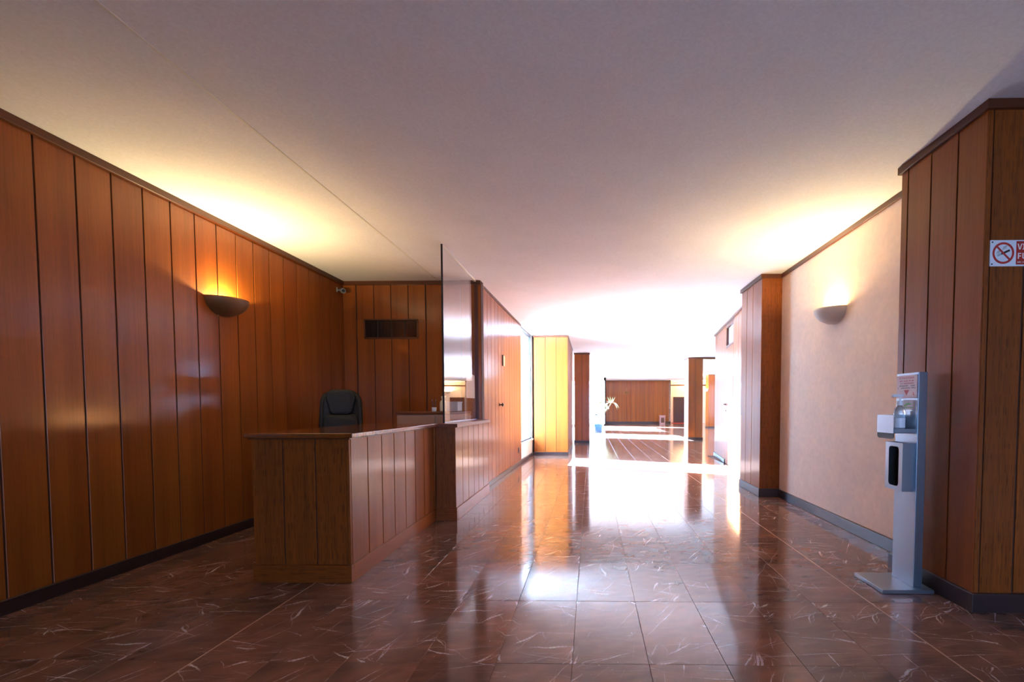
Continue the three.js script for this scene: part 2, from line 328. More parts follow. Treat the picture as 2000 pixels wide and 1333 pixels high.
// right wall of the hall with two doors (runs slightly outwards)
{
  const p0 = [2.89, 11.2], p1 = [2.375, 6.86];
  const g = wallGroup('wall_hall_right', ...p0, ...p1); struct(g, 'sunlit plank wall with two flush doors on the right of the hall', 'wall');
  const len = g.userData.len, at = (d) => (p0[1] - d) / (p0[1] - p1[1]) * len;
  const B = [at(9.66), at(8.84)], A = [at(7.86), at(7.02)], M = M4(0, 0, -0.018), zb = -0.006;
  mesh('backing', merged([box(0, B[0], 0, CEIL, -0.15, zb), box(B[1], A[0], 0, CEIL, -0.15, zb), box(A[1], len, 0, CEIL, -0.15, zb), ...[B, A].flatMap(([a, b]) => [box(a, b, 0, 2.32, -0.15, zb - 0.004), box(a, b, 2.72, CEIL, -0.15, zb - 0.004), box(a, b, 2.32, 2.72, -0.15, -0.12)])]), groove, g);
  planks(g, M, steps(0, B[0], 0.228, 0), 0, CEIL, { gap: 0.010 }); planks(g, M, steps(B[1], A[0], 0.245, B[1]), 0, CEIL, { gap: 0.010 }); planks(g, M, steps(A[1], len, 0.2, A[1]), 0, CEIL, { gap: 0.010 });
  topTrim(g, len, 0.03, 0.035); plinth(g, B[0], 0.08, 0.02); plinth(g, A[0], 0.08, 0.02, B[1]); plinth(g, len, 0.08, 0.02, A[1]);
  let n = 3;
  for (const [a, b] of [B, A]) {
    const d = group('door_' + n, p0[0], 0, p0[1], g.rotation.y);
    struct(d, n === 3 ? 'sunlit flush door with a high transom, farther of the two on the right' : 'flush door beside the plaster wall pillar, nearer of the two on the right', 'door'); n++;
    const w = b - a, M2 = M4(a, 0, -0.016);
    planks(d, M2, [0.004, w / 4, w / 2, w * 0.75, w - 0.004], 0.01, 2.30, { gap: 0.008 });
    mesh('transom_frame', merged([box(a, b, 2.31, 2.35, -0.14, 0.0), box(a, b, 2.70, CEIL - 0.03, -0.14, 0.0), box(a, a + 0.045, 2.35, 2.70, -0.14, 0.0), box(b - 0.045, b, 2.35, 2.70, -0.14, 0.0)]), woodDark, d);
    mesh('transom_pane', box(a + 0.045, b - 0.045, 2.35, 2.70, -0.05, -0.044), new THREE.MeshPhysicalMaterial({ color: srgb(206, 214, 224), roughness: 0.25, clearcoat: 0.6 }), d);  // opaque pale colour stands in for the ceiling reflected in the glass
    const hd = mesh('handle', merged([new THREE.CylinderGeometry(0.024, 0.024, 0.01, 16).rotateX(Math.PI / 2), new THREE.CylinderGeometry(0.009, 0.009, 0.05, 10).rotateX(Math.PI / 2).translate(0, 0, 0.025), new THREE.CapsuleGeometry(0.009, 0.11, 4, 8).rotateZ(Math.PI / 2).translate(0.055, 0, 0.05)]), bronze, d);
    hd.position.set(a + 0.06, 1.185, 0.006);
    const kh = mesh('keyhole', new THREE.CylinderGeometry(0.017, 0.017, 0.012, 14).rotateX(Math.PI / 2), bronze, d); kh.position.set(a + 0.06, 1.06, 0.006);
  }
  const e = mesh('wall_end', box(0, 5.28, 0, CEIL, -0.15, 0), whitePaint, null); e.name = 'wall_hall_end'; e.position.set(8.2, 0, -11.35 + 0.15); e.rotation.y = Math.PI; struct(e, 'white wall behind the right hall doors', 'wall');
}
// ---------------------------------------------------------------- far hall: facade with windows, glazed end, plank end wall
function paneWindow(n, x, d0, d1, y0, y1, label) {
  const g = wallGroup('window_' + n, x, d0, x, d1); struct(g, label, 'window'); const len = g.userData.len;
  mesh('frame', merged([box(0, 0.05, y0, y1, -0.1, -0.04), box(len - 0.05, len, y0, y1, -0.1, -0.04), box(0, len, y0, y0 + 0.05, -0.1, -0.04), box(0, len, y1 - 0.05, y1, -0.1, -0.04)]), metalDark, g);
  mesh('pane', box(0.05, len - 0.05, y0 + 0.05, y1 - 0.05, -0.072, -0.068), glass, g);
}
{
  const X = -1.4, T = 2.15, S = 0.4, op = [[15.6, 16.2], [18.0, 21.0], [23.4, 27.2]];
  const g = wallGroup('wall_far_left', X, 15.6, X, 27.7); struct(g, 'white outer wall with windows on the left of the far hall', 'wall');
  const r = []; let a = 15.6;
  for (const [p, q] of op) { if (p > a) r.push(box(a - 15.6, p - 15.6, 0, CEIL, -0.15, 0)); r.push(box(p - 15.6, q - 15.6, 0, S, -0.15, 0), box(p - 15.6, q - 15.6, T, CEIL, -0.15, 0)); a = q; }
  r.push(box(a - 15.6, 12.1, 0, CEIL, -0.15, 0)); mesh('wall_face', merged(r), whitePaint, g);
  op.forEach(([p, q], i) => paneWindow(2 + i, X, p, q, S, T, ['narrow window behind the reddish pillar', 'middle window of the far hall', 'last window of the far hall before the glazed end'][i]));
  // glazed end facing the entrance
  const e = wallGroup('window_5', -1.4, 27.6, 0.86, 27.6); struct(e, 'bright glazed panel behind the potted plant', 'window'); const len = e.userData.len;
  mesh('frame', merged([box(len - 0.06, len, 0, CEIL, -0.08, 0), box(0, 0.06, 0, CEIL, -0.08, 0), box(0, len, 2.62, CEIL, -0.08, 0), box(0, len, 0, 0.1, -0.08, 0)]), whitePaint, e);
  mesh('pane', box(0.06, len - 0.06, 0.1, 2.62, -0.045, -0.04), glass, e);
  mesh('push_handle', rbox(len - 0.62, len - 0.5, 0.6, 0.7, 0.0, 0.05, 0.01), black, e);
  const s = wallGroup('wall_far_side', 0.86, 27.6, 0.86, 31.1); struct(s, 'side wall between the glazed panel and the far plank wall', 'wall'); mesh('wall_face', box(0, s.userData.len, 0, CEIL, -0.12, 0), whitePaint, s);
  const f = wallGroup('wall_far', 0.86, 31.0, 5.16, 31.0); struct(f, 'far end wall of vertical veneer planks', 'wall');
  mesh('backing', box(0, f.userData.len, 0, CEIL, -0.12, -0.008), groove, f);
  planks(f, M4(0, 0, -0.018), steps(0, f.userData.len, 0.29, 0), 0, CEIL, { gap: 0.012 }); topTrim(f, f.userData.len, 0.03, 0.05); plinth(f, f.userData.len, 0.14, 0.03);
  const k = wallGroup('wall_far_gold', 5.16, 32.3, 8.2, 32.3); struct(k, 'plaster wall around the far dark door', 'wall');
  mesh('wall_face', box(-0.2, k.userData.len, 0, CEIL, -0.12, 0), plaster, k); mesh('cornice', box(0, k.userData.len, 2.5, 2.58, 0, 0.05), woodDark, k);
  const j = mesh('wall_far_return', box(0, 1.3, 0, CEIL, -0.12, 0), plaster); struct(j, 'short return wall beside the far dark door', 'wall'); j.position.set(5.16, 0, -31.0); j.rotation.y = Math.PI / 2;
  const dr = group('door_5', 5.62, 0, 32.29); struct(dr, 'dark brown door at the far end of the hall', 'door');
  mesh('leaf', rbox(0, 0.86, 0.02, 1.68, 0, 0.04, 0.004), new THREE.MeshStandardMaterial({ color: srgb(62, 34, 34), roughness: 0.45 }), dr);
  mesh('door_frame', merged([box(-0.07, 0, 0, 1.75, 0, 0.06), box(0.86, 0.93, 0, 1.75, 0, 0.06), box(-0.07, 0.93, 1.68, 1.75, 0, 0.06)]), woodDark, dr);
  mesh('door_handle', rbox(0.76, 0.8, 0.8, 0.9, 0.04, 0.08, 0.01), brass, dr);
  const m = mesh('door_mat', rbox(5.4, 6.7, 0.001, 0.02, -32.2, -31.4, 0.008), new THREE.MeshStandardMaterial({ color: srgb(170, 40, 48), roughness: 0.95 })); tag(m, 'red door mat in front of the far dark door', 'mat');
  const r2 = mesh('wall_far_right', merged([box(0, 12, 0, CEIL, -0.15, 0), box(12, 16, 0, 0.4, -0.15, 0), box(12, 16, 2.6, CEIL, -0.15, 0), box(16, 21.5, 0, CEIL, -0.15, 0)]), plaster); struct(r2, 'plaster wall on the far right', 'wall'); r2.position.set(8.2, 0, -32.4); r2.rotation.y = -Math.PI / 2;
  const w6 = group('window_6', 8.2, 0, 32.4, -Math.PI / 2); struct(w6, 'wide window on the right side of the far hall', 'window');
  mesh('frame', merged([box(12, 16, 0.4, 0.46, -0.1, -0.04), box(12, 16, 2.54, 2.6, -0.1, -0.04), ...[12, 13.97, 15.94].map((x) => box(x, x + 0.06, 0.4, 2.6, -0.1, -0.04))]), metalDark, w6);
  for (let k = 0; k < 2; k++) mesh('pane', box(12.06 + k * 1.97, 13.97 + k * 1.97, 0.46, 2.54, -0.072, -0.068), glass, w6);
  const b = mesh('trim_1', rbox(3.81, 4.6, 2.755, CEIL, -16.6, -16.3, 0.003), woodDark); struct(b, 'short ceiling trim beside the slim brown pillar', 'trim');
}
// ---------------------------------------------------------------- entrance behind the camera
{
  const Z = 3.0, g = wallGroup('wall_entrance', 3.6, -Z, -3.4, -Z); struct(g, 'entrance wall behind the viewer', 'wall');
  const len = g.userData.len;   // local x: 0 at X=3.6, grows to the left
  mesh('wall_face', merged([box(0, 0.2, 0, CEIL, -0.15, 0), box(4.2, len, 0, CEIL, -0.15, 0), box(0.2, 4.2, 2.5, CEIL, -0.15, 0)]), plaster, g);
  const d = group('door_6', 3.6, 0, -Z, g.rotation.y); struct(d, 'wide glass entrance door behind the viewer, tint added to dim the sky', 'door');
  mesh('frame', merged([...[0.2, 1.18, 2.16, 3.14, 4.12].map((x) => box(x, x + 0.08, 0, 2.5, -0.1, -0.04)), box(0.2, 4.2, 2.42, 2.5, -0.1, -0.04), box(0.2, 4.2, 0, 0.1, -0.1, -0.04)]), metalDark, d);
  const tinted = new THREE.MeshPhysicalMaterial({ color: new THREE.Color().setRGB(0.46, 0.42, 0.44), roughness: 0, transmission: 1, thickness: 0, ior: 1.5 });  // tint added to dim and colour the sky coming in here
  for (let k = 0; k < 4; k++) mesh('pane', box(0.28 + k * 0.98, 1.18 + k * 0.98, 0.1, 2.42, -0.072, -0.068), tinted, d);
  const r = mesh('wall_entrance_right', box(0, 5.75, 0, CEIL, -0.15, 0), plaster); struct(r, 'side wall right of the entrance', 'wall'); r.position.set(3.6, 0, -2.7); r.rotation.y = -Math.PI / 2;
}
// ---------------------------------------------------------------- outdoors
{
  const gr = mesh('ground', box(-60, 60, -0.45, -0.25, -90, 40), concrete); struct(gr, 'pale paved ground outside the windows', 'ground');
  const g = group('brick_pier', -1.96, 0, 12.3); tag(g, 'orange brick pier outside the tall window', 'pier');
  mesh('mortar_core', box(-0.49, 0.49, -0.25, 3.3, -0.29, 0.29), new THREE.MeshStandardMaterial({ color: srgb(150, 142, 132), roughness: 0.95 }), g);
  const bm = [srgb(112, 62, 42), srgb(102, 54, 36), srgb(120, 70, 48)].map((c) => new THREE.MeshStandardMaterial({ color: c, roughness: 0.9 }));
  const bg = box(-0.119, 0.119, 0, 0.062, -0.01, 0.01); let k = 0;
  for (let y = 0; y < 44; y++) for (let i = 0; i < 4; i++) {
    const x = -0.37 + i * 0.25 + (y % 2 ? 0.06 : -0.06); if (k++ > 290) break;
    mesh('brick', bg, bm[Math.floor(hash(y, i, 77) * 3)], g).position.set(Math.max(-0.37, Math.min(0.37, x)), -0.1 + y * 0.075, 0.295);
  }
}

// ---------------------------------------------------------------- reception desk
{
  const X0 = -2.215, X1 = -1.572, D0 = 3.062, D1 = 4.74, t = 0.018, TOP = 0.985;
  const g = group('reception_desk', (X0 + X1) / 2, 0, (D0 + D1) / 2); tag(g, 'wooden reception desk with plank sides and a glossy counter top', 'desk');
  const w = X1 - X0, l = D1 - D0, y1 = 0.945;
  mesh('carcass', box(-w / 2 + 0.007, w / 2 - 0.007, 0, y1, -l / 2 + 0.007, l / 2 - 0.007), groove, g);
  planks(g, M4(-w / 2, 0, l / 2 - t, 0), [0, 0.206, 0.42, 0.625], 0.118, y1, { gap: 0.008, mats: oak });
  mesh('corner_post', rbox(w / 2 - 0.02, w / 2 + 0.001, 0.118, y1, l / 2 - 0.02, l / 2 + 0.001, 0.004), oak[1], g);
  planks(g, M4(w / 2 - t, 0, l / 2, Math.PI / 2), [0.02, 0.26, 0.487, 0.71, 0.938, 1.165, 1.39, 1.62, l], 0.118, y1, { gap: 0.011 });
  planks(g, M4(-w / 2 + t, 0, -l / 2, -Math.PI / 2), steps(0, l, 0.24, 0), 0.118, y1, { gap: 0.010 });
  mesh('plinth', swapUV(rbox(-w / 2 - 0.006, w / 2 + 0.006, 0, 0.116, l / 2 - 0.03, l / 2 + 0.008, 0.003)), oak[1], g);
  mesh('plinth', swapUV(rbox(w / 2 - 0.03, w / 2 + 0.006, 0, 0.116, -l / 2, l / 2 - 0.03, 0.003)), wood[1], g);
  mesh('plinth', swapUV(rbox(-w / 2 - 0.006, -w / 2 + 0.03, 0, 0.116, -l / 2, l / 2 - 0.03, 0.003)), wood[1], g);
  mesh('shadow_rail', box(-w / 2 - 0.012, w / 2 + 0.012, y1, y1 + 0.01, -l / 2, l / 2 + 0.012), woodDark, g);
  const top = new THREE.MeshPhysicalMaterial({ map: woodTex, color: new THREE.Color().setRGB(0.8, 0.74, 0.7), roughness: 0.2, clearcoat: 0.8, clearcoatRoughness: 0.1 });
  const T = rbox(-w / 2 - 0.025, w / 2 + 0.04, y1 + 0.01, TOP, -l / 2, l / 2 + 0.032, 0.005, 3);
  mesh('counter_top', T, top, g);
  mesh('top_edge_groove', merged([box(-w / 2 - 0.0255, w / 2 + 0.0405, y1 + 0.022, y1 + 0.0245, l / 2, l / 2 + 0.0325)]), woodDark, g);
}
// partition carrying the glass
{
  const X0 = -1.56, X1 = -1.36, D0 = 4.754, D1 = 6.29, t = 0.018;
  const g = group('low_partition', (X0 + X1) / 2, 0, (D0 + D1) / 2); tag(g, 'low plank partition under the glass screen, at the end of the desk', 'partition');
  const w = X1 - X0, l = D1 - D0, y1 = 0.945;
  mesh('core', box(-w / 2 + 0.007, w / 2 - 0.007, 0, y1, -l / 2, l / 2 - 0.007), groove, g);
  planks(g, M4(-w / 2, 0, l / 2 - t, 0), [0, w], 0.13, y1, { gap: 0.004, mats: oak });
  planks(g, M4(w / 2 - t, 0, l / 2, Math.PI / 2), [0, 0.262, 0.505, 0.75, 0.98, 1.225, l], 0.13, y1, { gap: 0.011 });
  planks(g, M4(-w / 2 + t, 0, -l / 2, -Math.PI / 2), steps(0, l, 0.24, 0), 0.13, y1, { gap: 0.010 });
  mesh('plinth', swapUV(rbox(-w / 2 - 0.002, w / 2 + 0.012, 0, 0.128, l / 2 - 0.03, l / 2 + 0.012, 0.003)), oak[1], g);
  mesh('plinth', swapUV(rbox(w / 2 - 0.03, w / 2 + 0.012, 0, 0.128, -l / 2, l / 2 - 0.03, 0.003)), wood[1], g);
  mesh('cap', swapUV(rbox(-w / 2 - 0.01, w / 2 + 0.028, y1, 0.983, -l / 2, l / 2 + 0.025, 0.004, 3)), woodDark.clone(), g).material.color.setRGB(0.62, 0.52, 0.5);
}
// glass screen
{
  const g = group('glass_screen', -1.51, 0.983, 5.58); tag(g, 'tall clear glass screen standing on the low partition', 'glass screen');
  mesh('pane', box(-0.005, 0.005, 0.004, CEIL - 0.983 - 0.004, -0.72, 0.70), glass, g);
  mesh('edge_strip', rbox(-0.009, 0.009, 0, CEIL - 0.983, 0.70, 0.712, 0.002), metalDark, g);
  mesh('top_channel', rbox(-0.012, 0.012, CEIL - 0.983 - 0.02, CEIL - 0.983 - 0.001, -0.70, 0.70, 0.002), stoneLight, g);
  mesh('base_channel', rbox(-0.01, 0.01, 0, 0.012, -0.70, 0.70, 0.002), alu, g);
  mesh('end_post', rbox(-0.02, 0.035, 0, CEIL - 0.983, -0.745, -0.71, 0.004), woodDark, g);
}
{
  const p = mesh('paper_notice', box(-0.0012, 0, 0, 0.30, 0, 0.42), new THREE.MeshStandardMaterial({ color: srgb(216, 208, 200), roughness: 0.85 })); p.position.set(-1.5165, 1.26, -6.22);
  tag(p, 'blank white notice sheet fixed behind the glass screen', 'paper');
}
// things behind the screen
{
  const g = group('side_cabinet', -1.87, 0, 5.75); tag(g, 'low pale wood cabinet behind the desk beside the glass', 'cabinet');
  const pale = new THREE.MeshStandardMaterial({ color: srgb(178, 134, 108), roughness: 0.45 });
  mesh('body', box(-0.30, 0.29, 0, 1.065, -0.5, 0.45), pale, g); mesh('top', rbox(-0.315, 0.3, 1.067, 1.095, -0.5, 0.465, 0.004), woodDark.clone(), g).material.color.setRGB(0.6, 0.5, 0.46);
  mesh('door', rbox(-0.285, 0.13, 0.06, 1.05, 0.451, 0.467, 0.003), pale, g); mesh('door', rbox(0.145, 0.28, 0.06, 1.05, 0.451, 0.467, 0.003), pale, g);
  const cup = mesh('pen_cup', new THREE.LatheGeometry([[0.001, 0], [0.024, 0], [0.026, 0.05], [0.023, 0.05], [0.021, 0.005], [0.001, 0.005]].map((p) => new THREE.Vector2(...p)), 20), stoneLight); cup.position.set(-1.79, 1.096, -5.42); tag(cup, 'small white pen cup on the low pale cabinet', 'cup');
  for (const [dx, dz, c, a] of [[-0.008, 0, srgb(60, 62, 96), 0.1], [0.008, 0.004, srgb(80, 76, 74), -0.12]]) {
    const p = group('pen', -1.79 + dx, 1.105, 5.42 - dz); p.rotation.z = a; tag(p, a > 0 ? 'dark blue pen leaning left in the white cup' : 'grey pen leaning right in the white cup', 'pen', 'pens in the white cup');
    const m = new THREE.MeshStandardMaterial({ color: c, roughness: 0.4 }); mesh('barrel', new THREE.CylinderGeometry(0.004, 0.004, 0.12, 8).translate(0, 0.06, 0), m, p); mesh('tip', new THREE.ConeGeometry(0.004, 0.012, 8).translate(0, 0.126, 0), alu, p);
  }
  const b = group('spray_bottle', -1.79, 1.096, 5.75); tag(b, 'pale spray bottle behind the glass screen', 'bottle');
  const bmat = new THREE.MeshPhysicalMaterial({ color: srgb(226, 220, 190), roughness: 0.3 });
  mesh('bottle_body', new THREE.LatheGeometry([[0.001, 0], [0.035, 0], [0.038, 0.01], [0.038, 0.1], [0.03, 0.125], [0.013, 0.14], [0.013, 0.155], [0.001, 0.155]].map((p) => new THREE.Vector2(...p)), 24), bmat, b);
  mesh('spray_head', merged([rbox(-0.016, 0.016, 0.15, 0.185, -0.016, 0.016, 0.004), rbox(0.01, 0.05, 0.168, 0.188, -0.01, 0.01, 0.004), rbox(0.018, 0.026, 0.13, 0.17, -0.006, 0.006, 0.002)]), bmat, b);
  const s = group('storage_box', -1.70, 1.096, 5.9); tag(s, 'pale blue ribbed plastic box behind the glass screen', 'box');
  const sm = new THREE.MeshPhysicalMaterial({ color: srgb(196, 208, 224), roughness: 0.4 });
  mesh('box_body', rbox(-0.075, 0.075, 0, 0.11, -0.1, 0.1, 0.008), sm, s); mesh('rim', rbox(-0.08, 0.08, 0.105, 0.118, -0.105, 0.105, 0.004), sm, s);
  for (let k = 0; k < 6; k++) mesh('rib', rbox(-0.065 + k * 0.024, -0.059 + k * 0.024, 0.01, 0.1, 0.099, 0.104, 0.001, 1), sm, s);
}
// ---------------------------------------------------------------- office chair
{
  const g = group('office_chair', -2.68, 0, 5.02, 0.38); tag(g, 'black padded high back office chair behind the desk', 'office chair');
  const lea = new THREE.MeshPhysicalMaterial({ color: srgb(16, 16, 17), roughness: 0.6 });
  const padGeo = (w0, w1, h, r, depth, bulge) => {   // soft rounded panel, wider (w1) at top or bottom
    const s = new THREE.Shape(), a = w0 / 2, b = w1 / 2;
    s.moveTo(-a + r, 0); s.lineTo(a - r, 0); s.quadraticCurveTo(a, 0, a, r); s.lineTo(b, h - r * 1.6); s.quadraticCurveTo(b, h, b - r * 1.6, h); s.lineTo(-b + r * 1.6, h); s.quadraticCurveTo(-b, h, -b, h - r * 1.6); s.lineTo(-a, r); s.quadraticCurveTo(-a, 0, -a + r, 0);
    const e = new THREE.ExtrudeGeometry(s, { depth, bevelEnabled: true, bevelThickness: bulge, bevelSize: bulge, bevelSegments: 5, curveSegments: 10 });
    const p = e.attributes.position; for (let i = 0; i < p.count; i++) { const x = p.getX(i), y = p.getY(i); p.setZ(i, p.getZ(i) + 1.1 * x * x - 0.12 * Math.pow(y - h / 2, 2)); }
    e.computeVertexNormals(); return e;
  };
  const back = mesh('backrest', padGeo(0.39, 0.35, 0.74, 0.085, 0.06, 0.035), lea, g); back.position.set(0, 0.57, -0.26); back.rotation.x = -0.16;
  const hp = mesh('headrest_pad', padGeo(0.19, 0.25, 0.24, 0.05, 0.03, 0.025), lea, g); hp.position.set(0, 1.08, -0.262); hp.rotation.x = -0.16;
  for (let k = 0; k < 2; k++) { const q = mesh('back_pad', padGeo(0.32, 0.3, 0.2, 0.04, 0.02, 0.018), lea, g); q.position.set(0, 0.62 + k * 0.235, -0.19 - k * 0.037); q.rotation.x = -0.16; }
  const seat = mesh('seat', padGeo(0.48, 0.44, 0.46, 0.08, 0.06, 0.03), lea, g); seat.rotation.x = -Math.PI / 2; seat.position.set(0, 0.43, 0.24);
  for (const s of [-1, 1]) mesh('armrest', merged([rbox(s * 0.29 - 0.03, s * 0.29 + 0.03, 0.66, 0.695, -0.18, 0.12, 0.015), rbox(s * 0.29 - 0.015, s * 0.29 + 0.015, 0.42, 0.67, -0.06, 0.0, 0.006)]), black, g);
  mesh('gas_column', new THREE.CylinderGeometry(0.03, 0.035, 0.3, 14).translate(0, 0.25, 0), metalDark, g);
  mesh('mechanism', rbox(-0.1, 0.1, 0.38, 0.43, -0.14, 0.14, 0.01), black, g);
  for (let k = 0; k < 5; k++) { const a = k * Math.PI * 0.4 + 0.3; const l = mesh('base_leg', rbox(0, 0.29, 0.075, 0.105, -0.022, 0.022, 0.008), black, g); l.rotation.y = a; const c = mesh('caster', new THREE.CylinderGeometry(0.028, 0.028, 0.045, 14).rotateX(Math.PI / 2), black, g); c.position.set(Math.cos(a) * 0.28, 0.029, -Math.sin(a) * 0.28); c.rotation.y = a; mesh('fork', rbox(-0.012, 0.012, 0, 0.05, -0.012, 0.012, 0.004), black, g).position.set(Math.cos(a) * 0.28, 0.05, -Math.sin(a) * 0.28); }
}
// ---------------------------------------------------------------- wall lamps
const bowlBrown = new THREE.MeshStandardMaterial({ color: srgb(118, 80, 48), roughness: 0.5 }), bowlGrey = new THREE.MeshStandardMaterial({ color: srgb(212, 196, 186), roughness: 0.6 });
const bulbMat = new THREE.MeshStandardMaterial({ color: 0xffffff, emissive: new THREE.Color().setRGB(1, 0.72, 0.36), emissiveIntensity: 9 });
const WARM = new THREE.Color().setRGB(1, 0.78, 0.38);
function wallLamp(label, x, y, d, turn, r, power, bowlMat, grp) {
  const g = group('wall_lamp', x, y, d, turn); tag(g, label, 'wall lamp', grp);   // local z out of the wall
  const prof = []; for (let i = 0; i <= 14; i++) { const a = i / 14 * Math.PI / 2; prof.push(new THREE.Vector2(Math.max(0.001, Math.sin(a) * r), -Math.cos(a) * r * 0.74)); }
  for (let i = 14; i >= 0; i--) { const a = i / 14 * Math.PI / 2; prof.push(new THREE.Vector2(Math.max(0.001, Math.sin(a) * (r - 0.006)), -Math.cos(a) * (r * 0.74 - 0.006))); }
  mesh('bowl', new THREE.LatheGeometry(prof, 40, -Math.PI / 2, Math.PI), bowlMat, g);
  mesh('back_plate', rbox(-0.06, 0.06, -0.1, -0.01, 0, 0.012, 0.003), bowlMat, g);
  mesh('socket', new THREE.CylinderGeometry(0.016, 0.018, 0.05, 12).translate(0, -0.095, 0.05), stoneLight, g);
  mesh('bulb', new THREE.SphereGeometry(0.026, 18, 12).translate(0, -0.05, 0.05), bulbMat, g);
  const l = new THREE.PointLight(WARM, power, 0, 2); l.position.set(0, -0.05, 0.05); l.castShadow = true; l.shadow.radius = 1.3; l.name = 'lamp_light'; g.add(l);
  return g;
}
wallLamp('lit half bowl wall lamp on the plank wall behind the desk', -3.267, 2.105, 4.21, Math.PI / 2, 0.2, 2.2, bowlBrown);
wallLamp('lit half bowl wall lamp on the pink plaster wall', 2.391, 2.10, 4.74, -Math.PI / 2, 0.2, 1.9, bowlGrey);
wallLamp('lit wall lamp on the golden lit pillar in the far hall', 6.12, 2.05, 25.3, -Math.PI / 2, 0.2, 9, bowlGrey);
wallLamp('lit wall lamp above the far dark door', 6.7, 2.15, 32.3, 0, 0.2, 14, bowlGrey);
wallLamp('lit wall lamp on the plaster wall at the far right', 8.2, 2.1, 23, -Math.PI / 2, 0.2, 12, bowlGrey);

// ---------------------------------------------------------------- security camera
{
  const g = group('security_camera', -3.22, 2.66, 6.2, 0.6); tag(g, 'small grey security camera in the top corner behind the desk', 'camera');
  const m = new THREE.MeshStandardMaterial({ color: srgb(120, 116, 112), roughness: 0.4 });
  mesh('bracket', merged([rbox(-0.075, -0.06, -0.03, 0.03, -0.03, 0.03, 0.003), rbox(-0.065, 0.0, -0.01, 0.01, -0.01, 0.01, 0.003)]), m, g);
  mesh('housing', merged([new THREE.CylinderGeometry(0.032, 0.032, 0.13, 18).rotateX(Math.PI / 2).rotateX(0.25)]), m, g);
  mesh('lens', new THREE.CylinderGeometry(0.02, 0.02, 0.012, 16).rotateX(Math.PI / 2).rotateX(0.25).translate(0, -0.016, 0.066), black, g);
}
// ---------------------------------------------------------------- no smoking sign
{
  const g = group('no_smoking_sign', 2.172, 1.917, 2.6765); tag(g, 'white and red no smoking sign screwed to the oak wall', 'sign');
  const t = canvasTex(1200, 480, (c) => {
    c.fillStyle = '#dfe6f0'; c.fillRect(0, 0, 1200, 480);
    c.fillStyle = '#b3261e'; c.fillRect(480, 20, 700, 430);
    c.save(); c.translate(245, 238); c.strokeStyle = '#b9302a'; c.lineWidth = 40; c.beginPath(); c.arc(0, 0, 180, 0, 7); c.stroke();
    c.rotate(-0.42); c.fillStyle = '#1c2220'; c.fillRect(-40, -18, 170, 36); c.fillStyle = '#9fb0bc'; c.fillRect(-120, -18, 76, 36); c.rotate(0.42);
    c.strokeStyle = '#5f7a72'; c.lineWidth = 9; for (const [x, y] of [[-118, 20], [-95, 12], [-72, 4], [-10, -60], [14, -70], [38, -78]]) { c.beginPath(); c.moveTo(x, y); c.quadraticCurveTo(x + 4, y - 40, x + 26, y - 62); c.stroke(); }
    c.rotate(Math.PI / 4); c.fillStyle = '#b9302a'; c.fillRect(-165, -18, 330, 36); c.restore();
    c.fillStyle = '#f0ece8'; c.font = 'bold 150px sans-serif'; c.fillText('VIETATO', 500, 175); c.fillText('FUMARE', 500, 345); c.font = 'bold 40px sans-serif'; c.fillText('ART. 51 L. 3', 505, 420);
  });
  mesh('plate', rbox(0, 0.35, 0, 0.14, -0.002, 0.003, 0.001, 1), new THREE.MeshStandardMaterial({ color: srgb(215, 222, 232), roughness: 0.35 }), g);
  const f = new THREE.PlaneGeometry(0.35, 0.14); f.translate(0.175, 0.07, 0.0034); mesh('print', f, new THREE.MeshStandardMaterial({ map: t, roughness: 0.35 }), g);
  for (const x of [0.011, 0.339]) for (const y of [0.011, 0.129]) mesh('screw', new THREE.CylinderGeometry(0.0038, 0.0038, 0.003, 10).rotateX(Math.PI / 2).translate(x, y, 0.0045), metalDark, g);
}
